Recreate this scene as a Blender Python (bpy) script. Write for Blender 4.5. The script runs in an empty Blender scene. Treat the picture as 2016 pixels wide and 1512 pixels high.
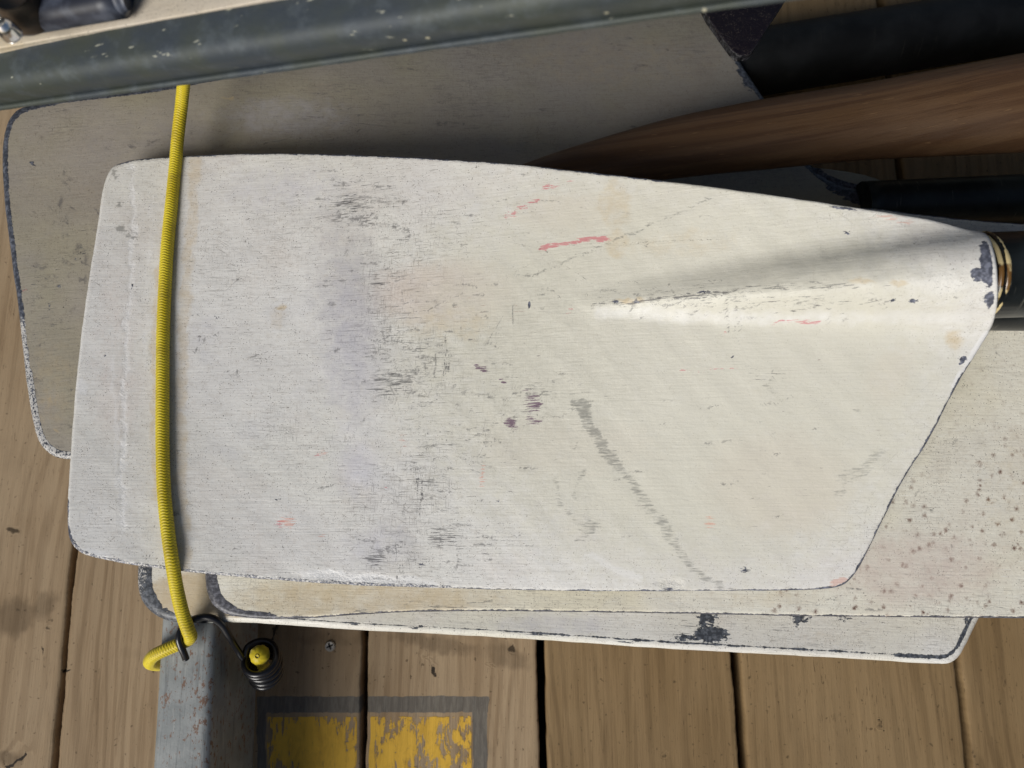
import bpy, math
import numpy as np
from mathutils import Vector
rng = np.random.default_rng(7)
sc = bpy.context.scene
C = sc.collection

# ---------------------------------------------------------------- camera
FPX = 1514.0                      # focal length in photo pixels (26 mm phone lens)
TILT = math.radians(10.8)
H = 0.590
cam = bpy.data.cameras.new('camera'); camo = bpy.data.objects.new('camera', cam); C.objects.link(camo)
cam.sensor_width = 36.0; cam.lens = 36.0 * FPX / 2016.0
cam.clip_start = 0.01; cam.clip_end = 100
camo.location = (0, 0, H); camo.rotation_euler = (TILT, 0, 0)
cam.dof.use_dof = True; cam.dof.focus_distance = 0.468; cam.dof.aperture_fstop = 7.6
sc.camera = camo
sc.render.resolution_x = 1024; sc.render.resolution_y = 768

# ---------------------------------------------------------------- sky, sun, exposure
SUN_EL, SUN_AZ = math.radians(34), math.atan2(-0.55, -0.835)       # azimuth measured from +Y towards +X
w = bpy.data.worlds.new("World"); sc.world = w; w.use_nodes = True
nt = w.node_tree; bg = nt.nodes['Background']
sky = nt.nodes.new('ShaderNodeTexSky'); sky.sky_type = 'NISHITA'; sky.sun_disc = False
sky.sun_elevation = SUN_EL; sky.sun_rotation = SUN_AZ
sky.air_density = 1.0; sky.dust_density = 3.0; sky.ozone_density = 1.0
nt.links.new(sky.outputs[0], bg.inputs[0]); bg.inputs[1].default_value = 0.05
sun = bpy.data.lights.new('sun', 'SUN'); sun.energy = 3.0; sun.angle = math.radians(33); sun.color = (1.0, 0.985, 0.94)
suno = bpy.data.objects.new('sun', sun); C.objects.link(suno)
sd = Vector((math.sin(SUN_AZ) * math.cos(SUN_EL), math.cos(SUN_AZ) * math.cos(SUN_EL), math.sin(SUN_EL)))
suno.rotation_euler = sd.to_track_quat('Z', 'Y').to_euler(); suno.location = sd * 3
sc.view_settings.view_transform = 'Standard'; sc.view_settings.look = 'None'
sc.view_settings.exposure = 0.0; sc.view_settings.gamma = 1
sc.cycles.use_denoising = True

# ---------------------------------------------------------------- geometry helpers
ct, st = math.cos(TILT), math.sin(TILT)
def P(u, v, z):
    """the point of the place at height z (metres above the deck) that lies at photo position u, v"""
    u = np.asarray(u, float); v = np.asarray(v, float); z = np.asarray(z, float)
    dx = (u - 1008) / FPX; dyc = (756 - v) / FPX
    dy = dyc * ct + st; dz = dyc * st - ct
    t = (H - z) / (-dz)
    return np.stack([dx * t, dy * t, z + 0 * t], -1)

def smooth(pts, closed=False, per=14):
    p = np.array(pts, float); n = len(p); out = []; idx = []
    rngi = range(n) if closed else range(n - 1)
    for i in rngi:
        if closed: a, b, c, d = p[(i-1) % n], p[i], p[(i+1) % n], p[(i+2) % n]
        else: a, b, c, d = p[max(i-1, 0)], p[i], p[i+1], p[min(i+2, n-1)]
        k = lambda x, y: max(np.linalg.norm(y - x), 1e-6) ** 0.5
        t1, t2, t3 = k(a, b), k(b, c), k(c, d)
        m1 = (c - b) if (not closed and i == 0) else t2 * ((b - a) / t1 - (c - a) / (t1 + t2) + (c - b) / t2)
        m2 = (c - b) if (not closed and i == n - 2) else t2 * ((c - b) / t2 - (d - b) / (t2 + t3) + (d - c) / t3)
        idx.append(len(out))
        for s in np.arange(per) / per:
            out.append((2*s**3-3*s**2+1)*b + (s**3-2*s**2+s)*m1 + (-2*s**3+3*s**2)*c + (s**3-s**2)*m2)
    if not closed: out.append(p[-1])
    return np.array(out), idx

def resample(poly, ts):
    seg = np.linalg.norm(np.diff(poly, axis=0), axis=1); s = np.concatenate([[0], np.cumsum(seg)]); s /= s[-1]
    return np.stack([np.interp(ts, s, poly[:, k]) for k in range(poly.shape[1])], -1)

def mesh_from(name, V, F, mat=None, smoothf=True, attrs=None, off=(0, 0, 0)):
    V = np.asarray(V, float) - np.asarray(off, float)
    me = bpy.data.meshes.new(name)
    if isinstance(F, np.ndarray):
        n, k = F.shape
        me.vertices.add(len(V)); me.vertices.foreach_set('co', V.astype(np.float32).ravel())
        me.loops.add(n * k); me.loops.foreach_set('vertex_index', F.astype(np.int32).ravel())
        me.polygons.add(n); me.polygons.foreach_set('loop_start', np.arange(0, n * k, k, dtype=np.int32))
        me.polygons.foreach_set('loop_total', np.full(n, k, dtype=np.int32))
        me.update(calc_edges=True); me.validate()
    else:
        me.from_pydata([tuple(v) for v in V], [], F); me.update()
    me.polygons.foreach_set('use_smooth', np.full(len(me.polygons), smoothf))
    for k, val in (attrs or {}).items():
        a = me.attributes.new(k, 'FLOAT', 'POINT'); a.data.foreach_set('value', np.asarray(val, np.float32).ravel())
    if mat: me.materials.append(mat)
    return me

def obj(name, me, parent=None, loc=(0, 0, 0)):
    o = bpy.data.objects.new(name, me); C.objects.link(o)
    if parent: o.parent = parent
    else: o.location = loc
    return o

def tag(o, label=None, cat=None, group=None, kind=None):
    for k, v in (('label', label), ('category', cat), ('group', group), ('kind', kind)):
        if v: o[k] = v
    return o
def thing(name, loc, label, cat, group=None):
    o = bpy.data.objects.new(name, None); C.objects.link(o); o.location = tuple(loc); o.empty_display_size = 0.02
    return tag(o, label, cat, group)

def tube(path, rad, nseg=20, step=0.002, ripple=None, caps=True, squash=None):
    """path: (n,3) control points; rad: float or list along the path; returns V, F(list)"""
    pp, _ = smooth(path, per=16) if len(path) > 2 else (np.array(path, float), 0)
    L = np.linalg.norm(np.diff(pp, axis=0), axis=1).sum(); n = max(3, int(L / step))
    ts = np.linspace(0, 1, n + 1); q = resample(pp, ts)
    if np.ndim(rad): rr = np.interp(ts, np.linspace(0, 1, len(rad)), rad)
    else: rr = np.full(n + 1, float(rad))
    T = np.gradient(q, axis=0); T /= np.linalg.norm(T, axis=1)[:, None]
    N = np.zeros_like(T); ref = np.array([0, 0, 1.]) if abs(T[0][2]) < .9 else np.array([0, 1., 0])
    N[0] = ref - T[0] * ref.dot(T[0]); N[0] /= np.linalg.norm(N[0])
    for i in range(1, n + 1):
        v = N[i-1] - T[i] * N[i-1].dot(T[i]); N[i] = v / np.linalg.norm(v)
    B = np.cross(T, N); a = np.arange(nseg) * 2 * np.pi / nseg
    R = rr[:, None] * np.ones(nseg)[None]
    if ripple is not None: R = R * ripple(ts[:, None] * L, a[None])
    sq = 1.0 if squash is None else squash
    V = q[:, None] + R[..., None] * (np.cos(a)[None, :, None] * N[:, None] * sq + np.sin(a)[None, :, None] * B[:, None])
    V = V.reshape(-1, 3); F = []
    i = np.arange(n)[:, None] * nseg; j = np.arange(nseg)[None]; jn = (j + 1) % nseg
    F = np.stack([i + j, i + nseg + j, i + nseg + jn, i + jn], -1).reshape(-1, 4)[:, ::-1].tolist()
    if caps: F += [list(range(nseg)), list(range(n * nseg, (n + 1) * nseg))[::-1]]
    return V, F

def nz(u, v, seed=0):      # cheap smooth 2-D noise for shapes, about -1..1
    r = np.random.default_rng(seed); s = 0
    for k in range(6):
        a = r.uniform(0, 6.28); f = 1.6 ** k
        s = s + np.sin((u * math.cos(a) + v * math.sin(a)) * f + r.uniform(0, 6.28)) * 0.8 ** k
    return s / 2.4

# masks for wear and painted reflection, in photo coordinates on the surface they lie on
def sstep(x): x = np.clip(x, 0, 1); return x * x * (3 - 2 * x)
def Em(U, W, cx, cy, rx, ry, ang=0, s=1.0, soft=0.7):
    a = math.radians(ang); dx, dy = U - cx, W - cy
    x = (dx * math.cos(a) + dy * math.sin(a)) / rx; y = (-dx * math.sin(a) + dy * math.cos(a)) / ry
    return s * sstep((1 - np.sqrt(x * x + y * y)) / soft)
def Lm(U, W, pts, wd, s=1.0, soft=0.5):
    best = np.full(U.shape, 1e9)
    for (x0, y0), (x1, y1) in zip(pts[:-1], pts[1:]):
        L2 = (x1-x0)**2 + (y1-y0)**2; t = np.clip(((U-x0)*(x1-x0) + (W-y0)*(y1-y0)) / L2, 0, 1)
        best = np.minimum(best, np.hypot(U - x0 - t*(x1-x0), W - y0 - t*(y1-y0)))
    return s * sstep((1 - best / wd) / soft)
def mask(U, W, items, soft=False):
    m = np.zeros(U.shape)
    for it in items or []:
        if soft and it[0] == 'E' and len(it) == 7: it = ('E', it[1], it[2], it[3] * 1.35, it[4] * 1.35, it[5], it[6], 1.0)
        m = np.maximum(m, Em(U, W, *it[1:]) if it[0] == 'E' else Lm(U, W, *it[1:]))
    return m

def strokes(U, W, seed, count, centres):
    # many short single scratches, mostly along and across the blade, gathered where it is most worn
    r = np.random.default_rng(seed); m = np.zeros(U.shape)
    wts = np.array([c[4] for c in centres], float); wts /= wts.sum()
    for _ in range(count):
        c = centres[r.choice(len(centres), p=wts)]
        x, y = r.normal(c[0], c[2]), r.normal(c[1], c[3]); L = r.gamma(2.2, 11) + 6
        a = r.choice([r.normal(-.03, .06), r.normal(1.57, .07), r.uniform(0, 3.14)], p=[.84, .09, .07])
        pts = [(x, y), (x + L * .5 * math.cos(a), y + L * .5 * math.sin(a)), (x + L * math.cos(a + r.normal(0, .12)), y + L * math.sin(a + r.normal(0, .12)))]
        wd = r.uniform(1.4, 2.3); k = (U > x - 80) & (U < x + 80) & (W > y - 80) & (W < y + 80)
        if k.any(): m[k] = np.maximum(m[k], Lm(U[k], W[k], pts, wd, r.uniform(.25, .95) ** 1.4, .9))
    return m
def blade_mesh(name, outline, corners, zf, th, mat, nu, nv, masks, hf=None, scr=None, r=0.0012, jit=0.5, off=(0,0,0), rimw=3.0, holes=None):
    """a solid painted blade: outline (photo px), surface height zf(u,v), spine height hf(u,v)"""
    poly, idx = smooth(outline, closed=True, per=16)
    n = len(poly)
    tn = np.roll(poly, -1, 0) - np.roll(poly, 1, 0); nn = np.stack([tn[:, 1], -tn[:, 0]], -1); nn /= np.linalg.norm(nn, axis=1)[:, None]
    ph = np.cumsum(np.linalg.norm(tn, axis=1)) / 2
    poly = poly + nn * (jit * (nz(ph * 0.11, 0 * ph, 3) + 0.6 * nz(ph * 0.4, 0 * ph, 4)))[:, None]
    ci = [idx[c] for c in corners]                    # TL, TR, BR, BL
    def side(a, b):
        return poly[a:b+1] if a < b else np.concatenate([poly[a:], poly[:b+1]])
    top = side(ci[0], ci[1]); right = side(ci[1], ci[2]); bot = side(ci[2], ci[3])[::-1]; left = side(ci[3], ci[0])[::-1]
    def params(m, L):
        e = np.array([0, .8, 1.8, 3.2, 5.0]) / L
        return np.concatenate([e, np.linspace(7.5 / L, 1 - 7.5 / L, m), 1 - e[::-1]])
    us, vs = params(nu, 1800.), params(nv, 800.)
    t_, b_, l_, r_ = resample(top, us), resample(bot, us), resample(left, vs), resample(right, vs)
    u = us[None, :, None]; v = vs[:, None, None]
    G = (1-v)*t_[None] + v*b_[None] + (1-u)*l_[:, None] + u*r_[:, None] \
        - ((1-u)*(1-v)*t_[0] + u*(1-v)*t_[-1] + (1-u)*v*b_[0] + u*v*b_[-1])
    U, W = G[..., 0], G[..., 1]; nr, nc = U.shape
    Q = np.stack([U.ravel(), W.ravel()], -1)
    a = np.concatenate([t_, r_, b_[::-1], l_[::-1]]); b = np.roll(a, -1, 0); D = np.full(len(Q), 1e9)
    near = np.arange(len(Q))
    for k in range(0, len(a)):
        ab = b[k] - a[k]; L2 = ab.dot(ab)
        if L2 < 1e-6: continue
        lo = np.minimum(a[k], b[k]) - 60; hi = np.maximum(a[k], b[k]) + 60
        s = near[(Q[:, 0] > lo[0]) & (Q[:, 0] < hi[0]) & (Q[:, 1] > lo[1]) & (Q[:, 1] < hi[1])]
        if not len(s): continue
        d = Q[s] - a[k]; t = np.clip(d @ ab / L2, 0, 1); D[s] = np.minimum(D[s], np.linalg.norm(d - t[:, None] * ab, axis=1))
    D = np.minimum(D, 60).reshape(U.shape)
    edge_m = D * (0.45 / FPX)
    z = zf(U, W)
    zz = z + (hf(U, W) if hf else 0) + 0.00030 * nz(U / 90, W / 90, 11) + 0.00012 * nz(U / 28, W / 28, 12)
    q = np.clip(r - edge_m, 0, r); zz = zz - (r - np.sqrt(np.maximum(r * r - q * q, 0)))
    Vt = P(U, W, zz).reshape(-1, 3)
    Vb = Vt.copy(); Vb[:, 2] = (z - th).ravel()
    F = []
    i = np.arange(nr - 1)[:, None] * nc; j = np.arange(nc - 1)[None]
    quad = np.stack([i + j, i + nc + j, i + nc + j + 1, i + j + 1], -1).reshape(-1, 4)
    N = nr * nc
    ring = np.concatenate([np.arange(nc), np.arange(1, nr) * nc + nc - 1, (nr-1)*nc + np.arange(nc-2, -1, -1), np.arange(nr-2, 0, -1) * nc])
    rn = np.roll(ring, -1)
    wall = np.stack([ring, rn, rn + N, ring + N], -1)
    Fa = np.concatenate([quad, quad[:, ::-1] + N, wall])
    at = {'a_edge': np.tile((edge_m * 1000).ravel(), 2)}
    for k, items in masks.items(): at[k] = np.tile(mask(U + 5 * nz(U / 14, W / 14, 31), W + 5 * nz(U / 14, W / 14, 32), items, k in ('a_dark', 'a_cross', 'a_orange')).ravel(), 2) if k not in ('a_ew', 'a_dot', 'a_bare', 'a_wide') else np.tile(mask(U, W, items).ravel(), 2)
    if scr: at['a_scr'] = np.tile(strokes(U, W, *scr).ravel(), 2)
    return mesh_from(name, np.concatenate([Vt, Vb]), Fa, mat, True, at, off)

# ---------------------------------------------------------------- node helpers
class NT:
    def __init__(s, name):
        s.m = bpy.data.materials.new(name); s.m.use_nodes = True; s.t = s.m.node_tree
        s.b = s.t.nodes['Principled BSDF']; s.co = None
    def set(s, node, i, v):
        if isinstance(v, bpy.types.NodeSocket): s.t.links.new(v, node.inputs[i])
        elif v is not None: node.inputs[i].default_value = v
    def math(s, op, a, b=None, c=None):
        n = s.t.nodes.new('ShaderNodeMath'); n.operation = op
        s.set(n, 0, a); s.set(n, 1, b); s.set(n, 2, c); return n.outputs[0]
    def add(s, a, b): return s.math('ADD', a, b)
    def mul(s, a, b): return s.math('MULTIPLY', a, b)
    def sub(s, a, b): return s.math('SUBTRACT', a, b)
    def mx(s, a, b): return s.math('MAXIMUM', a, b)
    def mn(s, a, b): return s.math('MINIMUM', a, b)
    def ss(s, x, lo, hi, a=0.0, b=1.0):
        n = s.t.nodes.new('ShaderNodeMapRange'); n.interpolation_type = 'SMOOTHSTEP'
        for i, v in enumerate((x, lo, hi, a, b)): s.set(n, i, v)
        return n.outputs[0]
    def attr(s, name):
        n = s.t.nodes.new('ShaderNodeAttribute'); n.attribute_name = name; return n.outputs['Fac']
    def coord(s, scale=(1, 1, 1), rot=0.0, loc=(0, 0, 0)):
        if s.co is None: s.co = s.t.nodes.new('ShaderNodeTexCoord').outputs['Object']
        r = s.t.nodes.new('ShaderNodeMapping'); r.inputs['Rotation'].default_value = (0, 0, rot)
        s.t.links.new(s.co, r.inputs[0])
        m = s.t.nodes.new('ShaderNodeMapping'); m.inputs['Scale'].default_value = scale; m.inputs['Location'].default_value = loc
        s.t.links.new(r.outputs[0], m.inputs[0]); return m.outputs[0]
    def noise(s, scale, rot=0.0, detail=3, rough=0.55, dist=0.0, seed=0.0, col=False):
        n = s.t.nodes.new('ShaderNodeTexNoise'); n.inputs['Scale'].default_value = 1
        n.inputs['Detail'].default_value = detail; n.inputs['Roughness'].default_value = rough; n.inputs['Distortion'].default_value = dist
        if not isinstance(scale, tuple): scale = (scale,) * 3
        s.t.links.new(s.coord(scale, rot, (seed * 7.3, seed * 3.1, seed * 1.7)), n.inputs[0]); return n.outputs['Color' if col else 'Fac']
    def voro(s, scale, rot=0.0, seed=0.0, feature='F1'):
        n = s.t.nodes.new('ShaderNodeTexVoronoi'); n.inputs['Scale'].default_value = 1; n.feature = feature
        if not isinstance(scale, tuple): scale = (scale,) * 3
        s.t.links.new(s.coord(scale, rot, (seed * 7.3, seed * 3.1, seed)), n.inputs[0]); return n.outputs
    def mix(s, f, a, b):
        n = s.t.nodes.new('ShaderNodeMix'); n.data_type = 'RGBA'; s.set(n, 0, f)
        for k, v in ((6, a), (7, b)): s.set(n, k, tuple(v) + (1,) if isinstance(v, (tuple, list)) and len(v) == 3 else v)
        return n.outputs[2]
    def out(s, col, rough=0.5, spec=0.5, metal=0.0, bump=None, bs=0.3, bd=0.001, bump2=None):
        s.set(s.b, 'Base Color', tuple(col) + (1,) if isinstance(col, tuple) else col)
        s.set(s.b, 'Roughness', rough); s.set(s.b, 'Specular IOR Level', spec); s.set(s.b, 'Metallic', metal)
        if bump is not None:
            n = s.t.nodes.new('ShaderNodeBump'); n.inputs['Strength'].default_value = bs; n.inputs['Distance'].default_value = bd
            s.set(n, 'Height', bump); s.t.links.new(n.outputs[0], s.b.inputs['Normal'])
        return s.m

def lin(r, g, b):
    f = lambda c: (c / 255 / 12.92) if c / 255 < .04045 else ((c / 255 + .055) / 1.055) ** 2.4
    return (f(r), f(g), f(b))

def paint(name, base, base2, dirt=1.0, rot=0.0, rim=(0.035, 0.04, 0.052), rimc=1.2, rimw=0.9, rim_pale=0.3, seed=0.0, hair=1.0, rust=False, speck=1.0, rough=0.42):
    n = NT(name)
    lo = n.noise(9, seed=seed, detail=4); lo2 = n.noise(22, seed=seed + 2, detail=4, rough=.6)
    col = n.mix(n.ss(lo, .38, .62), base, base2)
    br = n.noise((22, 900, 60), rot, 4, .6, seed=seed + 3)                      # brush strokes along the blade
    br2 = n.noise((60, 330, 60), rot + .1, 3, .5, dist=.6, seed=seed + 4)
    col = n.mix(n.ss(br, .50, .74, 0, .24), col, tuple(c * .60 for c in base))
    col = n.mix(n.ss(lo2, .52, .70, 0, .30), col, tuple(c * k for c, k in zip(base, (.84, .77, .72))))
    col = n.mix(n.ss(n.noise(30, seed=seed + 5, detail=3), .54, .72, 0, .30), col, tuple(c * k for c, k in zip(base, (.83, .84, .90))))
    col = n.mix(n.ss(n.noise((7, 11, 8), seed=seed + 36, detail=3, rough=.6, dist=.5), .44, .66, 0, .30 * dirt), col, tuple(c * k for c, k in zip(base, (.78, .76, .78))))
    # mottled, cross-brushed grime
    col = n.mix(n.ss(n.noise(300, seed=seed + 30, detail=4, rough=.75), .48, .68, 0, .26 * dirt), col, tuple(c * k for c, k in zip(base, (.66, .60, .54))))
    col = n.mix(n.ss(n.noise((1000, 38, 60), rot, 4, .65, seed=seed + 31), .54, .76, 0, .18 * dirt), col, tuple(c * k for c, k in zip(base, (.60, .58, .56))))
    col = n.mix(n.ss(n.noise((75, 420, 60), rot, 4, .7, dist=.8, seed=seed + 32), .52, .72, 0, .30 * dirt), col, tuple(c * k for c, k in zip(base, (.66, .62, .58))))
    # thin scratches along and across
    reg = n.ss(n.noise((14, 10, 10), seed=seed + 6, detail=2), .38, .68)
    wob = n.mul(n.sub(n.noise(60, seed=seed + 8), .5), .0)
    h1 = n.noise((110, 1900, 100), rot, 2, .5, dist=.35, seed=seed + 7)
    h2 = n.noise((2300, 170, 100), rot + .03, 2, .5, dist=.3, seed=seed + 9)
    ha = n.ss(n.add(h1, n.mul(reg, .12)), .68, .75); hb = n.ss(n.add(h2, n.mul(reg, .12)), .70, .77)
    col = n.mix(n.mul(n.mul(n.mx(ha, n.mul(hb, .8)), .72 * hair), n.add(n.mul(n.attr('a_wear'), .75), .38)), col, (.17, .155, .145))
    h3 = n.noise((90, 1700, 100), rot + .55, 2, .5, dist=.5, seed=seed + 33); h4 = n.noise((80, 1500, 100), rot - .8, 2, .5, dist=.5, seed=seed + 34)
    col = n.mix(n.mul(n.mx(n.ss(n.add(h3, n.mul(reg, .08)), .72, .79), n.ss(n.add(h4, n.mul(reg, .06)), .73, .80)), .5 * hair), col, (.22, .20, .185))
    wh = n.noise((90, 1400, 100), rot - .06, 2, .5, dist=.4, seed=seed + 27)   # pale ridges
    col = n.mix(n.ss(wh, .66, .74, 0, .5), col, tuple(min(c * 1.18, .86) for c in base))
    # tiny specks
    sp = n.noise(1300, seed=seed + 10, detail=1); spr = n.noise(160, seed=seed + 11, detail=2)
    col = n.mix(n.mul(n.ss(n.add(sp, n.mul(spr, .24)), .79, .85), .75 * speck), col, (.09, .075, .065))
    v = n.voro(150, seed=seed + 12); vd = n.mul(n.ss(v['Distance'], .085, .045), n.ss(n.noise(70, seed=seed + 13), .62, .66))
    col = n.mix(vd, col, (.02, .018, .018))
    if rust:
        a = n.attr('a_rust'); v = n.voro(165, seed=seed + 14)
        nn_ = n.noise(700, seed=seed + 15, detail=3, rough=.7)
        d = n.add(v['Distance'], n.mul(n.sub(nn_, .5), .75))
        keep = n.ss(n.noise(95, seed=seed + 16, detail=1), .32, .46)
        col = n.mix(n.mul(n.mul(n.ss(d, .36, .05), a), n.mul(keep, .8)), col, lin(128, 100, 86))
        col = n.mix(n.mul(n.mul(n.ss(d, .09, .0), a), n.mul(keep, .8)), col, lin(80, 52, 44))
    # soft stain tints; on the top blade grey and lilac paint a reflection
    st_ = n.noise(140, seed=seed + 17, detail=4, rough=.65)
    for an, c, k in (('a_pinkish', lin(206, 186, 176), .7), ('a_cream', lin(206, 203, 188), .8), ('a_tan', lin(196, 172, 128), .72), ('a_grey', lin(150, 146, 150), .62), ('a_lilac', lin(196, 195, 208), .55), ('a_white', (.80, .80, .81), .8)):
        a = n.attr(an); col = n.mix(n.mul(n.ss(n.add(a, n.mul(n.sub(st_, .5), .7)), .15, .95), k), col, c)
    # rubbed colour
    s1 = n.noise((105, 1500, 200), rot, 4, .62, dist=.55, seed=seed + 18)
    s3 = n.noise((420, 760, 200), rot, 3, .65, dist=.3, seed=seed + 19)
    for an, c, k in (('a_red', lin(200, 92, 108), .68), ('a_orange', lin(218, 138, 112), .5), ('a_purple', lin(96, 62, 92), .85), ('a_pink', lin(206, 168, 156), .7)):
        a = n.attr(an); T = n.sub(.72, n.mul(a, .36))
        col = n.mix(n.mul(n.ss(n.sub(s1, T), .0, .05), k), col, c)
    a = n.attr('a_dark'); T = n.sub(.70, n.mul(a, .285)); dk = n.ss(n.sub(s1, T), .0, .075)
    a2 = n.attr('a_cross'); s2 = n.noise((1150, 210, 200), rot, 3, .6, dist=.3, seed=seed + 20)
    dk = n.mx(dk, n.ss(n.sub(n.mn(s2, n.add(s3, .06)), n.sub(.71, n.mul(a2, .27))), .0, .09))
    col = n.mix(n.mul(dk, .8), col, (.085, .083, .088))
    a = n.attr('a_scr'); col = n.mix(n.mul(n.ss(n.add(a, n.mul(n.sub(n.noise(900, seed=seed + 35, detail=3, rough=.7), .5), 1.1)), .16, .85), .66), col, (.11, .105, .108))
    a = n.attr('a_scuff'); fine = n.noise((160, 1050, 200), rot, 3, .6, seed=seed + 21)
    col = n.mix(n.mul(n.ss(n.add(a, n.mul(n.sub(fine, .5), 2.0)), .30, .95), .62), col, (.15, .15, .14))
    # places where the paint is gone: dark laminate beneath
    a = n.attr('a_bare'); ch = n.noise((330, 620, 300), rot, 4, .7, dist=.2, seed=seed + 22)
    bare = n.ss(n.add(a, n.mul(n.sub(ch, .5), 1.5)), .40, .46)
    a = n.attr('a_dot'); bare = n.mx(bare, n.ss(n.add(a, n.mul(n.sub(ch, .5), .3)), .4, .5))
    # rim: rubbed through to the dark laminate
    e = n.attr('a_edge'); jag = n.noise((520, 520, 520), 0, 4, .75, seed=seed + 23); jg = n.noise((95, 95, 95), 0, 3, .6, seed=seed + 24)
    wv = n.add(n.mul(n.sub(jag, .5), 2.6), n.mul(n.sub(jg, .5), 3.4 * (1 if rimw < 1.6 else .5)))
    ew = n.attr('a_ew')
    dd = n.sub(n.math('ABSOLUTE', n.sub(e, rimc)), n.add(n.mul(ew, rimw), n.mul(wv, n.mn(n.mul(ew, 1.0), 1.0))))
    rimf = n.mul(n.ss(dd, .12, -.12), n.ss(ew, .02, .1))
    wd = n.attr('a_wide'); d2 = n.sub(e, n.add(n.mul(wd, 8.0), n.mul(wv, .45))); rimf = n.mx(rimf, n.mul(n.ss(d2, .12, -.12), n.ss(wd, .02, .08)))
    pale = n.mul(n.ss(n.add(n.noise(850, seed=seed + 25, detail=3, rough=.7), n.mul(n.attr('a_chip'), .26)), .72 - rim_pale * .1, .77), .9)
    rc = n.mix(n.ss(n.noise(420, seed=seed + 26, detail=3), .4, .7), rim, tuple(min(1, c * 2.6 + .02) for c in rim))
    rc = n.mix(pale, rc, (.62, .60, .57))
    dark = n.mx(rimf, bare)
    col = n.mix(dark, col, rc)
    hgt = n.add(n.add(n.mul(br, .55), n.mul(br2, .5)), n.mul(n.noise(520, seed=seed + 28, detail=3), .45))
    hgt = n.sub(hgt, n.mul(dark, .9))
    hgt = n.add(hgt, n.mul(n.attr('a_lump'), n.mul(n.noise(500, seed=seed + 29, detail=3, rough=.8), 5.0)))
    rg = n.add(rough, n.mul(n.sub(lo2, .5), .35)); rg = n.add(rg, n.mul(dark, -.05))
    return n.out(col, rg, .42, bump=hgt, bs=.5, bd=.0005)

def carbon(name, base=(.006, .0075, .008), seed=0, rough=.3, fleck=1.0):
    n = NT(name)
    ring = n.noise((1500, 45, 45), 0, 3, .6, seed=seed); rg2 = n.noise((700, 160, 160), 0, 4, .7, seed=seed + 1)
    patch = n.noise(45, seed=seed + 2, detail=3)
    col = n.mix(n.ss(n.noise(30, seed=seed + 3), .35, .7), base, tuple(c * 2.6 + .004 for c in base))
    f = n.ss(n.add(ring, n.mul(patch, .26)), .80, .86)
    f = n.mx(f, n.ss(n.add(rg2, n.mul(patch, .22)), .83, .87))
    col = n.mix(n.mul(f, .55 * fleck), col, (.30, .29, .24))
    return n.out(col, n.add(rough, n.mul(f, .3)), .28, bump=n.add(ring, rg2), bs=.25, bd=.0003)

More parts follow.
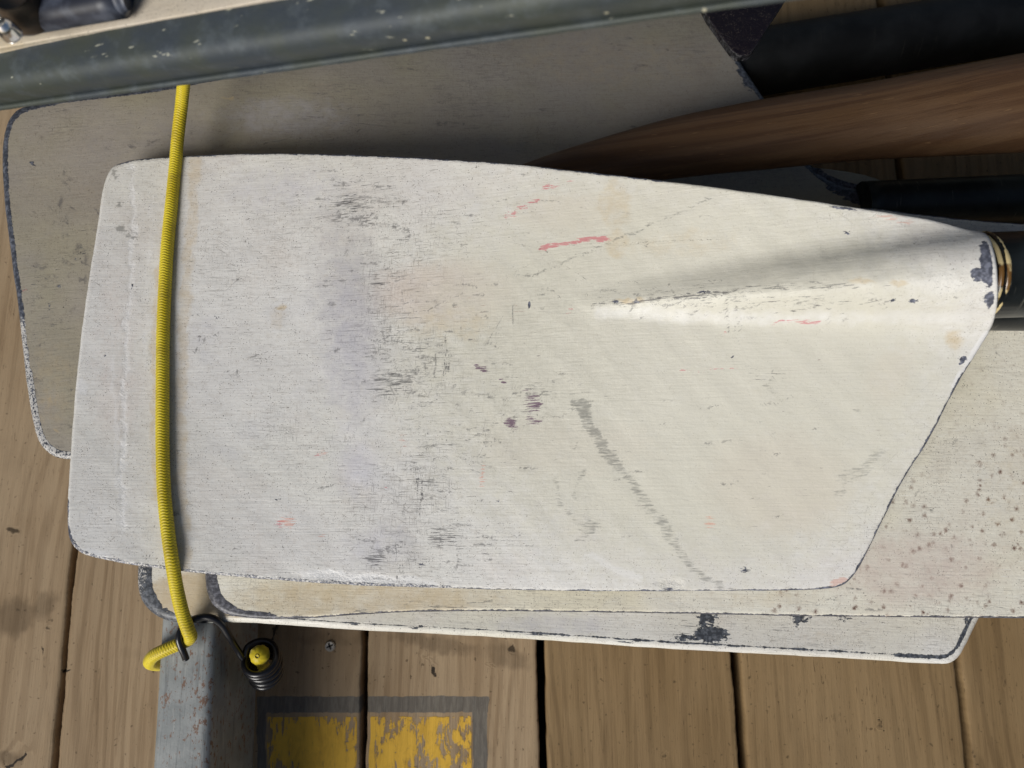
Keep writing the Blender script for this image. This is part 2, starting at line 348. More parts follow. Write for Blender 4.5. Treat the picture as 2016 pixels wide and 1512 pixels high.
def wood_deck(name, c1, c2, c3, seed=0.0, marks=False):
    n = NT(name)
    oi = n.t.nodes.new('ShaderNodeObjectInfo').outputs['Random']
    # per-plank shift of the grain
    if n.co is None: n.co = n.t.nodes.new('ShaderNodeTexCoord').outputs['Object']
    va = n.t.nodes.new('ShaderNodeVectorMath'); va.operation = 'ADD'; cb = n.t.nodes.new('ShaderNodeCombineXYZ')
    n.t.links.new(n.mul(oi, 37.0), cb.inputs[0]); n.t.links.new(n.mul(oi, 11.0), cb.inputs[1])
    n.t.links.new(n.co, va.inputs[0]); n.t.links.new(cb.outputs[0], va.inputs[1]); n.co = va.outputs[0]
    kn = n.attr('a_knot')
    warp = n.noise((9, 2.2, 9), 0, 2, .5, seed=seed + 1)
    sx = n.t.nodes.new('ShaderNodeSeparateXYZ'); n.t.links.new(n.co, sx.inputs[0])
    ph = n.add(n.mul(sx.outputs[0], 640), n.add(n.mul(warp, 62), n.add(n.mul(kn, 16.0), n.mul(n.noise((60, 5, 50), 0, 3, .6, seed=seed + 12), 9.0))))
    rings = n.ss(n.math('SINE', ph), -.2, 1.0)
    ringv = n.noise((34, 3, 30), 0, 3, .6, seed=seed + 2)
    fib = n.noise((900, 26, 300), 0, 4, .65, seed=seed + 3); fib2 = n.noise((240, 9, 90), 0, 4, .6, dist=.4, seed=seed + 4)
    col = n.mix(n.ss(ringv, .3, .7), c1, c2)
    col = n.mix(n.mul(rings, n.ss(n.noise((20, 4, 20), seed=seed + 13), .35, .65, .10, .50)), col, c3)
    col = n.mix(n.ss(fib, .50, .74, 0, .38), col, c3)
    col = n.mix(n.ss(n.noise((420, 14, 200), 0, 4, .7, seed=seed + 14), .60, .74, 0, .5), col, tuple(c * .72 for c in c3))
    col = n.mix(n.ss(n.noise((700, 22, 200), 0, 3, .6, seed=seed + 15), .58, .74, 0, .28), col, tuple(c * 1.18 for c in c1))
    col = n.mix(n.ss(fib2, .52, .72, 0, .45), col, c3)
    wx = n.noise((7, 5, 7), 0, 4, .6, seed=seed + 5)
    col = n.mix(n.ss(wx, .42, .66, 0, .5), col, tuple(c * k for c, k in zip(c1, (1.12, 1.16, 1.22))))
    pore = n.noise((1500, 110, 300), 0, 2, .5, seed=seed + 6)
    col = n.mix(n.ss(n.add(pore, n.mul(wx, .1)), .73, .79, 0, .7), col, tuple(c * .42 for c in c3))
    col = n.mix(n.mul(oi, .30), col, tuple(c * .55 for c in c2))
    dirt = n.noise(38, seed=seed + 7, detail=5, rough=.7)
    a = n.attr('a_stain_dark'); col = n.mix(n.mul(n.ss(n.add(a, n.mul(n.sub(dirt, .5), .8)), .2, .9), .5), col, tuple(c * .36 for c in c3))
    col = n.mix(n.mul(n.ss(n.noise(260, seed=seed + 8, detail=2), .68, .72), .6), col, tuple(c * .35 for c in c3))
    kf = n.noise((160, 160, 160), 0, 4, .7, seed=seed + 9)
    col = n.mix(n.mul(n.ss(n.add(kn, n.mul(n.sub(kf, .5), .5)), .35, .8), .88), col, tuple(c * .22 for c in c3))
    ck = n.attr('a_crack'); ckm = n.ss(n.add(ck, n.mul(n.sub(kf, .5), .8)), .45, .6)
    col = n.mix(n.mul(ckm, .92), col, (.012, .009, .007))
    hg = n.add(n.mul(fib, .6), n.add(n.mul(rings, .25), n.mul(pore, .3)))
    if marks:
        ws = n.noise((420, 60, 200), 0, 4, .7, seed=seed + 10); wp = n.noise((110, 60, 100), 0, 4, .7, dist=.8, seed=seed + 11)
        g = n.attr('a_greypaint'); gf = n.mul(n.ss(n.add(g, n.mul(n.sub(ws, .5), .9)), .40, .66), .80)
        col = n.mix(gf, col, n.mix(n.ss(ws, .4, .65), lin(84, 86, 86), lin(110, 110, 106)))
        yl = n.attr('a_yellowpaint'); yw = n.attr('a_yellowwear')
        worn = n.add(n.mul(n.sub(ws, .5), 1.5), n.mul(n.sub(wp, .5), 1.5))
        yf = n.mul(n.ss(n.add(yl, n.mul(n.sub(ws, .5), .12)), .45, .6), n.ss(n.sub(worn, n.sub(.46, n.mul(yw, .44))), .06, -.06))
        ycol = n.mix(n.ss(wp, .35, .7), lin(228, 182, 70), lin(204, 160, 62)); ycol = n.mix(n.ss(ws, .55, .72, 0, .5), ycol, lin(150, 118, 62))
        col = n.mix(yf, col, ycol); hg = n.add(hg, n.mul(yf, .8))
    hg = n.sub(hg, n.mul(ckm, 1.5))
    return n.out(col, .72, .25, bump=hg, bs=.5, bd=.0008)

# ================================================================ the deck
M_deck_l = wood_deck('deck_wood_pale', lin(175, 152, 122), lin(160, 136, 106), lin(120, 97, 70), 1, marks=True)
M_deck_r = wood_deck('deck_wood_brown', lin(152, 127, 92), lin(138, 113, 78), lin(97, 76, 49), 5)
M_screw = NT('screw_steel').out((.5, .47, .42), .45, .5, .8)
n = NT('dark_ground'); M_ground = n.out(n.mix(n.noise(40), (.012, .011, .010), (.03, .026, .02)), .9, .2)

g = 3.0
floor_me = mesh_from('floor', [(-g, -g, -.075), (g, -g, -.075), (g, g, -.075), (-g, g, -.075)], [(0, 1, 2, 3)], M_ground, False)
floor = obj('floor', floor_me); tag(floor, 'dark ground seen through the gaps of the plank deck', None, None, 'structure')

a5, b5 = P(1912, 1512, 0)[:2], P(1775, 345, 0)[:2]
gd = (b5 - a5) / np.linalg.norm(b5 - a5)                 # the way the planks run
gaps = [-560, -215, 106, 410, 714, 1070, 1464, 1911, 2360, 2800]
gw = [8, 8, 9, 10, 11, 15, 16, 14, 12, 12]
gx = [(P(u, 1512, 0)[:2] - 0) for u in gaps]
def X_at(p, y): return p[0] + gd[0] / gd[1] * (y - p[1])
def proj(X, Y, Z):                                        # back to photo coordinates, for the wear masks
    dy = Y; dz = Z - H
    yc = dy * ct + dz * st; zc = -(dy * -st + dz * ct)
    return 1008 + FPX * X / zc, 756 - FPX * yc / zc
knots = [('E', 24, 1044, 13, 12, 0, .8), ('E', 92, 1236, 11, 9, 0, .8), ('E', 30, 1495, 46, 40, 0, .32, .5), ('E', 1003, 1277, 13, 15, 20, 1.0),
         ('E', 1308, 1488, 10, 7, 0, .7), ('E', 548, 1238, 10, 22, 10, .7), ('E', 1985, 1352, 6, 10, 30, .7), ('E', 966, 1304, 10, 6, 0, .5), ('E', 22, 610, 12, 18, 0, .6), ('E', 845, 1300, 22, 8, 30, .35),('E', 1480, 1360, 5, 5, 0, .6), ('E', 1728, 1430, 4, 14, 5, .6)]
cracks = [('L', [(10, 1512), (30, 1498), (52, 1482)], 4, 1), 
          ('L', [(80, 1280), (86, 1310)], 3.5, .6),  ('L', [(548, 1232), (540, 1262)], 4, .6), ('L', [(120, 1325), (130, 1320)], 4, .9), ('L', [(1728, 1424), (1732, 1440)], 2.5, .7),
          ('L', [(850, 1318), (852, 1334)], 4, .7), ('L', [(370, 1420), (378, 1440)], 3, .4)]
stains_and_darks = [('E', 30, 1215, 70, 60, -40, .9), ('E', 80, 1195, 60, 35, -40, .7), ('E', 12, 900, 60, 80, 0, .4), ('E', 640, 1262, 120, 22, 0, .5), ('E', 850, 1262, 160, 32, 10, .75), ('E', 1000, 1290, 80, 40, 20, .7),
          ('E', 8, 1490, 60, 30, 0, .8), ('E', 240, 1290, 90, 22, 0, .35), ('E', 560, 1330, 50, 80, 0, .35), ('E', 930, 1470, 60, 90, 0, .5), ('E', 1400, 1490, 60, 60, 0, .3)]  # stain marks, plus darker patches right of the beam and below the blades
def plank_mesh(k):
    y0, y1 = -.42, 1.05
    fine = 110 if 1 <= k <= 7 else 6
    ys = np.concatenate([np.linspace(y0, -.2, 20, endpoint=False), np.linspace(-.2, .05, 230, endpoint=False), np.linspace(.05, y1, 120)]) if fine > 10 else np.linspace(y0, y1, 20); ts = np.concatenate([[0, .004, .012, .028], np.linspace(.05, .95, fine), [.972, .988, .996, 1]])
    pl, pr = gx[k], gx[k + 1]
    hl = gw[k] / 2 * .59 / FPX; hr = gw[k + 1] / 2 * .59 / FPX
    xl = X_at(pl, ys) + hl + .0007 * nz(ys * 30, ys * 0, k * 3) + .00035 * nz(ys * 170, ys * 0, k * 3 + 5)
    xr = X_at(pr, ys) - hr + .0007 * nz(ys * 30, ys * 0, k * 3 + 1) + .00035 * nz(ys * 170, ys * 0, k * 3 + 6)
    X = xl[:, None] * (1 - ts) + xr[:, None] * ts; Y = ys[:, None] + 0 * X
    d = np.minimum(X - xl[:, None], xr[:, None] - X); r = .0022
    q = np.clip(r - d, 0, r); Z = -(r - np.sqrt(np.maximum(r * r - q * q, 0))) + .0004 * nz(X * 60, Y * 9, k) - .0012 * ((k * 37) % 5) / 5
    U, W = proj(X, Y, 0 * X)
    V = np.stack([X, Y, Z], -1).reshape(-1, 3); nr, nc = X.shape
    i = np.arange(nr - 1)[:, None] * nc; j = np.arange(nc - 1)[None]
    F = np.stack([i + j, i + j + 1, i + nc + j + 1, i + nc + j], -1).reshape(-1, 4)
    base = len(V)                                         # sides and underside
    B = np.array([[X[0, 0], y0, -.028], [X[0, -1], y0, -.028], [X[-1, -1], y1, -.028], [X[-1, 0], y1, -.028]])
    rows = np.stack([X[:, 0], Y[:, 0], np.full(nr, -.028)], -1); rows2 = np.stack([X[:, -1], Y[:, -1], np.full(nr, -.028)], -1)
    V2 = np.concatenate([V, rows, rows2]); ii = np.arange(nr - 1)
    F2 = np.stack([ii * nc, (ii + 1) * nc, base + ii + 1, base + ii], -1)
    F3 = np.stack([ii * nc + nc - 1, base + nr + ii, base + nr + ii + 1, (ii + 1) * nc + nc - 1], -1)
    at = {}
    U = U + 7 * nz(U / 11, W / 30, 41); W = W + 9 * nz(U / 13, W / 24, 42)
    z0 = np.zeros(2 * nr)
    if fine > 10:
        at['a_knot'] = np.concatenate([mask(U, W, knots).ravel(), z0]); at['a_crack'] = np.concatenate([mask(U, W, cracks).ravel(), z0])
        at['a_stain_dark'] = np.concatenate([mask(U, W, stains_and_darks).ravel(), z0])
        def box(x0, x1, yy0, yy1, s=5):
            return sstep((U - x0) / s + .5) * sstep((x1 - U) / s + .5) * sstep((W - yy0) / s + .5) * sstep((yy1 - W) / s + .5)
        U, W = proj(X, Y, 0 * X); wob = 1.6 * nz(U / 18, W / 18, 8)
        U, W = U + wob, W + wob
        grey = np.maximum(box(505, 962, 1371, 1403), np.maximum(box(505, 524, 1371, 1700) * .75, box(930, 960, 1371, 1700) * .8))
        grey = np.maximum(grey, box(524, 930, 1400, 1700) * .36)
        at['a_greypaint'] = np.concatenate([grey.ravel(), z0])
        at['a_yellowpaint'] = np.concatenate([(box(526, 928, 1411, 1700) * (d > .0016)).ravel(), z0])
        yw = np.clip(.98 - .75 * Em(U, W, 625, 1480, 95, 75, 0, 1, .6) - .6 * Em(U, W, 845, 1440, 30, 26, 0, 1, .6) - .35 * Em(U, W, 790, 1480, 60, 60, 0, 1, .7) - .3 * Em(U, W, 730, 1480, 30, 80, 0, 1, .7), 0, 1.05)
        yw = np.maximum(yw, Em(U, W, 885, 1450, 45, 60, 0, 1.15, .5))
        at['a_yellowwear'] = np.concatenate([yw.ravel(), z0])
    return mesh_from('plank', V2, np.concatenate([F, F2, F3]), M_deck_l if k <= 4 else M_deck_r, True, at)
planks = []
for k in range(len(gaps) - 1):
    p = obj('plank', plank_mesh(k), floor); planks.append(p)
# a cross-head screw in one of the planks
sp = P(650, 1272, 0); sv = [(0, 0, .0002)]; sf = []
for j in range(16):
    a = j * math.pi / 8; sv.append((.0032 * math.cos(a), .0032 * math.sin(a), .0004)); 
for j in range(16):
    a = j * math.pi / 8; sv.append((.0040 * math.cos(a), .0040 * math.sin(a), -.0008))
for j in range(16):
    sf += [(0, 1 + j, 1 + (j + 1) % 16), (1 + j, 17 + j, 17 + (j + 1) % 16, 1 + (j + 1) % 16)]
for a in (.4, .4 + math.pi / 2):                            # slot bars: flat dark strips painted for the shade of the recess
    c, s_ = math.cos(a), math.sin(a); b = len(sv)
    sv += [(c * x - s_ * y, s_ * x + c * y, .0009) for x, y in ((-.0024, -.0004), (.0024, -.0004), (.0024, .0004), (-.0024, .0004))]
    sf.append((b, b + 1, b + 2, b + 3))
sme = mesh_from('screw', np.array(sv), sf, M_screw, False); sme.materials.append(M_ground)
for pl_ in sme.polygons[-2:]: pl_.material_index = 1
so = bpy.data.objects.new('screw', sme); C.objects.link(so); so.parent = planks[4 - 1 + 0]; so.location = (sp[0], sp[1], .0012)

# ================================================================ the steel rack
def prism_path(pa, pb, w_, h_, r, up=(0, 0, 1), nr=5, cuts=40, wob=0.0):
    """rounded box section w_ x h_ from pa to pb"""
    pa, pb = np.array(pa, float), np.array(pb, float); T = pb - pa; L = np.linalg.norm(T); T /= L
    up = np.array(up, float); up = up - T * up.dot(T); up /= np.linalg.norm(up); S = np.cross(T, up)
    prof = []
    for cx, cy, a0 in ((1, 1, 0), (-1, 1, 90), (-1, -1, 180), (1, -1, 270)):
        for k in range(nr + 1):
            a = math.radians(a0 + 90 * k / nr); prof.append((cx * (w_/2 - r) + r * math.cos(a), cy * (h_/2 - r) + r * math.sin(a)))
    prof = np.array(prof); m = len(prof); V = []
    for i in range(cuts + 1):
        c = pa + T * L * i / cuts
        V += [c + S * x * (1 + wob * math.sin(i * 1.7)) + up * y for x, y in prof]
    F = [(i*m + j, i*m + (j+1) % m, (i+1)*m + (j+1) % m, (i+1)*m + j) for i in range(cuts) for j in range(m)]
    F += [tuple(range(m))[::-1], tuple(range(cuts*m, cuts*m + m))]
    return np.array(V), F

n = NT('galvanised_grey')
c0 = n.mix(n.ss(n.noise(60, detail=4, seed=1), .35, .65), lin(152, 155, 154), lin(134, 138, 138))
c0 = n.mix(n.ss(n.noise((500, 30, 200), seed=2, detail=4), .50, .74, 0, .6), c0, lin(84, 88, 90))
c0 = n.mix(n.ss(n.noise((900, 60, 300), seed=7, detail=3), .58, .72, 0, .5), c0, lin(172, 174, 170))
rs = n.noise((420, 230, 300), seed=3, detail=4, rough=.7); rr_ = n.noise((60, 30, 60), seed=4)
c0 = n.mix(n.ss(n.add(rs, n.mul(rr_, .34)), .74, .80, 0, .85), c0, lin(118, 84, 62))
c0 = n.mix(n.ss(n.noise(900, seed=5, detail=1), .72, .76, 0, .6), c0, lin(70, 52, 42))
M_steel = n.out(c0, .5, .5, .0, bump=n.add(n.noise((500, 40, 300), seed=2), n.noise(300, seed=6)), bs=.3, bd=.0005)

zt, zb = .0975, .0092
TLp, TRp = P(318, 1215, zt), P(294, 1512, zt)
R1, R2 = P(420, 1215, zt), P(412, 1512, zt)
ca, cb_ = (TLp + R1) / 2, (TRp + R2) / 2; wdt = float(np.linalg.norm(R1 - TLp) + np.linalg.norm(R2 - TRp)) / 2
dd_ = (cb_ - ca) / np.linalg.norm(cb_ - ca)
ca2 = ca - dd_ * .16; cb2 = ca + dd_ * .34
ca2[2] = cb2[2] = (zt + zb) / 2
rack = thing('rack_beam', (ca2[0], ca2[1], 0), 'grey steel box beam with rust freckles, standing on the deck under the stacked blades', 'steel beam')
V, F = prism_path(ca2, cb2, wdt, zt - zb, .0055, wob=.002)
obj('beam', mesh_from('beam', V, F, M_steel, True, None, rack.location), rack)
for q in (.03, .33):
    c = ca2 - dd_ * 0 + dd_ * (q if q > .1 else .03) ; c[2] = zb / 2
    V, F = prism_path(c - np.array([.04, 0, 0]), c + np.array([.04, 0, 0]), .03, zb, .001, cuts=2)
    obj('foot', mesh_from('foot', V, F, M_steel, False, None, rack.location), rack)

# ================================================================ blades
def zC(u, v): return .1040 - .020 * sstep((np.asarray(u) - 600) / 1300)
def zD(u, v): return .1115 - .0255 * sstep((np.asarray(u) - 500) / 1000) - (.014 + .031 * sstep((np.asarray(u, float) - 250) / 900)) * (np.clip(620 - np.asarray(v, float), 0, 700) / 620) ** 2
def zB(u, v): return .1180 + .012 * sstep((np.asarray(u, float) - 600) / 900) * np.clip((1217 - np.asarray(v, float)) / 800, 0, 1)
def zM(u, v):
    u = np.asarray(u, float); v = np.asarray(v, float)
    return .1265 + .070 * sstep((u - 150) / 1800) ** 1.0 * 1.06 * np.clip((1165 - v) / 620, 0, 1.4) ** .9

white, white2 = (.70, .685, .64), (.68, .67, .60)
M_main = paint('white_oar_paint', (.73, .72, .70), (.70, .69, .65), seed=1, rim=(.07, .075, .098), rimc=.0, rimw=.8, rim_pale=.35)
M_B = paint('cream_oar_paint_rust_speckled', lin(236, 232, 218), lin(228, 221, 198), rot=.02, seed=5, rust=True, rim=(.06, .06, .07), rimc=.2, rimw=.8, hair=.5)
M_C = paint('off_white_oar_paint', lin(232, 230, 224), lin(226, 223, 210), rot=.05, seed=9, rim=(.05, .055, .065), rimc=3.8, rimw=.5, hair=.6)
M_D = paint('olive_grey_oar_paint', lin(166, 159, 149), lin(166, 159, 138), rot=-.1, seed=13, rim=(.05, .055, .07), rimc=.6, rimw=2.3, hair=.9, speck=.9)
M_E = paint('cream_board_paint', lin(214, 204, 188), lin(204, 192, 170), seed=17, rimc=0, rimw=.01, hair=.3)
M_P = paint('dark_purple_oar_paint', (.0045, .0018, .006), (.003, .002, .006), seed=19, rim=(.01, .01, .012), rimc=0, rimw=.4, hair=.3, rough=.5)
M_carb = carbon('black_carbon_shaft', seed=2); M_carb2 = carbon('black_carbon_shaft_scuffed', base=(.010, .013, .013), seed=8, rough=.35, fleck=1.4)
M_blk = carbon('black_shaft_plain', base=(.0025, .003, .0035), seed=12, rough=.6, fleck=.15)

GRP = 'oars lashed in a stack'
# --- main white oar
out_M = [(250, 318), (222, 330), (207, 356), (193, 440), (180, 520), (168, 600), (158, 680), (147, 790), (139, 900), (134, 980), (134, 1040), (140, 1067), (157, 1086), (190, 1098), (250, 1110),
         (330, 1121), (430, 1132), (560, 1143), (700, 1152), (850, 1157), (1000, 1161), (1200, 1164), (1400, 1163), (1560, 1162), (1625, 1159), (1662, 1150), (1684, 1128), (1720, 1060), (1775, 950), (1830, 862),
         (1880, 765), (1925, 690), (1950, 648), (1960, 622), (1965, 575), (1962, 520), (1954, 484), (1942, 462), (1900, 450), (1830, 432), (1700, 411), (1500, 381), (1300, 355), (1150, 338), (1000, 322), (850, 312), (700, 305), (560, 302), (460, 303), (380, 306), (300, 311)]
def hM(u, v):
    s = np.clip((u - 1130) / 815, 0, 1.05)
    cv = 600 - 58 * s ** 1.0 + 1.5 * nz(u / 30, 0 * u, 22)
    wd = 16 + 69 * s ** .95; h = .0242 * s ** 1.12
    up = np.where(v < cv, 1.12, 1.0)
    q = np.abs(v - cv) / (wd * up)
    k = np.clip(s, 0, 1) ** 1.2
    return h * ((1 - k) * np.maximum(0, 1 - np.sqrt(q * q + .05) / 1.45) ** 1.35 * (1 + .05 * nz(u / 17, v / 9, 21)) + k * np.where(q < .86, np.sqrt(np.maximum(1 - q * q, 0)), .51 * np.exp(-np.maximum(q - .86, 0) * 3.3)))
i_TL, i_TR, i_BR, i_BL = 1, 37, 25, 12
mm = dict(
 a_wear=[('E', 850, 720, 520, 520, 0, 1.0, .9), ('E', 1500, 580, 400, 60, 0, .8)],
 a_cream=[('E', 1350, 720, 820, 620, 0, .9, .6)],
 a_ew=[('L', [(150, 1082), (250, 1110), (430, 1132), (700, 1152), (860, 1157)], 34, 1.9, .3), ('L', [(860, 1157), (1200, 1163), (1640, 1158)], 26, .8), ('L', [(1640, 1158), (1684, 1128), (1780, 940), (1900, 730)], 26, 1.1, .3),
       ('L', [(250, 318), (460, 303), (850, 312)], 24, .8), ('L', [(850, 312), (1300, 355)], 24, .8), ('L', [(1300, 355), (1700, 411), (1900, 450)], 22, .25), ('L', [(134, 1000), (134, 1040), (150, 1082)], 20, 1.0)],
 a_dark=[('E', 690, 400, 55, 30, 5, .85), ('E', 668, 428, 60, 18, 0, .7), ('E', 716, 440, 34, 14, 0, .8), ('E', 735, 372, 60, 30, 0, .45), ('E', 775, 748, 62, 36, 0, .85), ('E', 735, 690, 50, 30, 0, .62), ('E', 830, 692, 30, 9, 0, .95), ('E', 752, 770, 50, 16, 0, .75),
         ('E', 742, 556, 36, 26, 0, .6), ('E', 870, 1060, 70, 50, -8, .68), ('E', 735, 1100, 44, 24, 4, .8), ('E', 838, 948, 46, 9, 0, 1.0), ('E', 800, 700, 200, 340, 0, .36), ('E', 1000, 800, 300, 280, 0, .20), ('E', 1500, 950, 260, 180, 0, .16), ('E', 850, 560, 200, 60, 0, .30), ('E', 800, 900, 240, 180, 0, .26), ('E', 890, 870, 90, 36, 0, .5),
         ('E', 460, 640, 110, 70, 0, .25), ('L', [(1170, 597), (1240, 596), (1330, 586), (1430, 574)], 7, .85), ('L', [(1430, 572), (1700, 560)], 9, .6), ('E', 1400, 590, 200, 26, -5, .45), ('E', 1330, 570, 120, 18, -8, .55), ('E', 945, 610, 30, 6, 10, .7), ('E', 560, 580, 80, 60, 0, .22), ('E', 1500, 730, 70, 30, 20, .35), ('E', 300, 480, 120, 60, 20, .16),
         ('E', 1430, 1160, 50, 6, 0, .8), ('E', 1600, 590, 320, 40, -4, .42), ('E', 1045, 765, 30, 14, 0, .7), ('E', 1210, 895, 40, 30, 40, .3), ('E', 900, 1130, 180, 30, 0, .25), ('E', 440, 690, 60, 30, 0, .35)],
 a_cross=[('L', [(824, 930), (828, 1010)], 9, .9), ('L', [(780, 1070), (786, 1150)], 12, .75), ('L', [(877, 660), (880, 745)], 9, .8), ('E', 750, 690, 50, 40, 0, .6), ('E', 870, 780, 60, 120, 0, .5), ('L', [(1132, 510), (1138, 560)], 8, .6), ('E', 1055, 810, 36, 60, 0, .5), ('E', 850, 860, 60, 90, 0, .5),
          ('E', 510, 620, 70, 50, 0, .35), ('E', 830, 760, 220, 330, 0, .42), ('E', 810, 1090, 40, 70, 0, .55), ('E', 840, 1060, 30, 60, 0, .5), ('E', 1300, 900, 300, 240, 0, .10)],
 a_scuff=[('L', [(1050, 545), (1200, 478), (1400, 388)], 3.2, .75), ('L', [(1150, 775), (1010, 780)], 3, .5), ('L', [(255, 455), (360, 500), (420, 540)], 9, .34), ('L', [(1144, 798), (1168, 850), (1192, 890), (1222, 922)], 16, .74), ('L', [(1130, 794), (1160, 797)], 8, .8), ('L', [(1222, 922), (1262, 975), (1298, 1028)], 12, .56), ('L', [(1298, 1028), (1332, 1078), (1368, 1122), (1418, 1158)], 10, .60), ('L', [(1098, 940), (1092, 975), (1115, 1010), (1150, 1046), (1172, 1034), (1150, 1018)], 6, .5), ('L', [(1140, 930), (1135, 970), (1128, 1000)], 5, .4), ('L', [(1290, 1010), (1330, 1060)], 9, .5),
          ('L', [(1135, 860), (1128, 885)], 5, .55), ('L', [(1140, 1040), (1180, 1030), (1165, 1045), (1128, 1062)], 6, .55), ('L', [(1090, 950), (1110, 1000), (1150, 1040)], 6, .36), ('L', [(1135, 950), (1150, 925)], 5, .5), ('L', [(1180, 1030), (1155, 1005)], 6, .4),
          ('L', [(1660, 940), (1700, 920), (1735, 890)], 16, .48), ('E', 1655, 970, 26, 14, 0, .55), ('E', 1520, 750, 12, 7, 20, .6), ('E', 850, 706, 22, 5, 0, .6), ('E', 228, 345, 7, 22, -20, 1.1), ('E', 241, 452, 13, 13, 0, 1.3), ('E', 258, 466, 24, 7, 15, 1.1), ('E', 234, 402, 8, 13, 0, 1.0), ('E', 1690, 808, 9, 5, 20, .6), ('L', [(1460, 712), (1530, 780)], 7, .36)],
 a_red=[('L', [(1062, 485), (1130, 477), (1195, 470)], 7, .95), ('L', [(1000, 424), (1030, 408), (1060, 392)], 6, .8), ('L', [(1065, 368), (1095, 362)], 6, .75), ('L', [(1100, 362), (1145, 354)], 5, .5), ('E', 762, 962, 5, 4, 0, 1.2), ('E', 1425, 655, 8, 4, 10, .7), ('L', [(1520, 634), (1610, 635)], 4, .75), ('E', 556, 1030, 15, 22, 20, .62), ('L', [(1340, 728), (1445, 728)], 3, .6), ('E', 625, 895, 20, 8, 10, .6), ('E', 1122, 612, 12, 8, 0, .6)],
 a_orange=[('E', 565, 1026, 20, 22, 20, .85), ('E', 632, 892, 22, 8, 10, .7), ('E', 948, 935, 10, 40, 0, .75), ('E', 1400, 1028, 16, 22, 0, .8), ('E', 640, 1052, 30, 6, -20, .6), ('E', 920, 600, 160, 80, 0, .24), ('E', 790, 870, 16, 40, 0, .5)],
 a_purple=[('E', 948, 728, 26, 8, 12, .9), ('E', 990, 748, 14, 8, 20, .85), ('E', 1005, 832, 26, 17, 15, .95), ('E', 1048, 795, 30, 34, 0, .72), ('E', 1052, 826, 26, 14, 0, .7), ('E', 1035, 770, 24, 6, 0, .7)],
 a_pink=[('E', 1760, 430, 70, 12, 8, .7), ('E', 1650, 1145, 44, 12, -20, .95)],
 a_pinkish=[('E', 1530, 950, 240, 170, 0, .75), ('E', 1750, 740, 70, 110, 30, .55), ('E', 880, 580, 240, 110, 0, .7), ('E', 1120, 880, 300, 100, 0, .5), ('E', 1120, 420, 180, 70, 0, .5), ('E', 230, 720, 90, 300, 0, .35)],
 a_tan=[('L', [(386, 308), (374, 480), (362, 620), (356, 800), (357, 950), (368, 1120)], 17, .5), ('L', [(322, 450), (306, 620), (303, 800), (306, 980)], 10, .55), ('E', 1212, 402, 46, 64, 0, .42, .4), ('E', 1215, 480, 34, 40, 0, .48, .5), ('E', 1700, 555, 40, 9, 0, .6), ('E', 1770, 556, 40, 8, 0, .6), ('E', 1880, 670, 34, 28, 20, .62), ('E', 1940, 500, 12, 22, 0, .8), ('E', 1245, 590, 60, 8, 0, .7), ('E', 890, 640, 150, 60, 0, .36), ('E', 1340, 480, 220, 50, -4, .30), ('E', 545, 630, 30, 40, 0, .4), ('E', 555, 604, 14, 9, 0, .8)],
 a_grey=[('E', 690, 600, 150, 440, -5, .66, 1.0), ('E', 770, 1020, 130, 200, 0, .42, 1.0), ('E', 700, 410, 90, 90, 0, .42, 1.0), ('E', 1530, 900, 260, 150, 0, .22, 1)],  # grey of a soft reflection band and a shaded patch, painted in
 a_lilac=[('E', 705, 915, 90, 110, 0, .70, 1.0), ('E', 690, 700, 130, 420, -5, .60, 1.0), ('E', 560, 370, 300, 110, 0, .55, 1.0), ('E', 740, 1080, 170, 90, 0, .55, 1.0), ('E', 400, 660, 90, 140, 0, .4, 1.0)],  # bluish tone of the same reflection, put into the colour
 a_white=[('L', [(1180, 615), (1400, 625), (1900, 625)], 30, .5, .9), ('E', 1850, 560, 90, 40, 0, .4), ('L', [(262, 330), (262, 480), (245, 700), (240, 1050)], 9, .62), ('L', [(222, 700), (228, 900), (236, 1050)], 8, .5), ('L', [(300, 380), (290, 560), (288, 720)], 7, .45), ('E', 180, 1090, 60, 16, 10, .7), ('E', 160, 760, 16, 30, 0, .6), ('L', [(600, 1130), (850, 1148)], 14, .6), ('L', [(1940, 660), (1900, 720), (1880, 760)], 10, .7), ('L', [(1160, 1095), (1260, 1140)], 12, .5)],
 a_bare=[('E', 1942, 520, 15, 60, -6, 1.05, .5), ('E', 1925, 540, 24, 22, 0, .70), ('E', 1948, 590, 13, 24, 10, .95), ('E', 1800, 592, 22, 5, 0, .72), ('E', 1755, 592, 14, 6, -20, .6), ('E', 1212, 595, 8, 5, 0, .9), ('E', 1252, 594, 10, 4, 0, .8), ('E', 1385, 575, 30, 5, -5, .55), ('E', 1896, 708, 11, 7, -20, 1.0, .4), ('E', 1660, 410, 40, 4, 8, .8), ('E', 1845, 842, 8, 10, 30, .7), ('E', 1770, 962, 8, 9, 30, .75), ('E', 1465, 1122, 9, 8, 30, .85), ('E', 1315, 1160, 10, 4, 0, 1.0)],
 a_dot=[('E', 203, 700, 6, 4, 0, 1), ('E', 427, 625, 5, 4, 0, 1), ('E', 1042, 600, 4, 10, 0, .95), ('E', 1667, 458, 4, 6, 0, 1), ('E', 258, 566, 3, 3, 0, 1), ('E', 267, 678, 3, 3, 0, 1), ('E', 137, 1056, 5, 3, 20, 1), ('E', 980, 986, 3, 3, 0, 1), ('E', 1440, 705, 3, 3, 0, 1), ('E', 830, 1112, 3, 4, 0, 1), ('E', 548, 985, 4, 3, 0, 1)],
 a_lump=[('E', 1318, 1148, 34, 14, 0, 1.0), ('L', [(262, 330), (262, 480), (245, 700), (240, 1050)], 7, .35), ('E', 700, 1140, 160, 16, 3, .6), ('E', 1860, 560, 100, 50, 0, .3)],
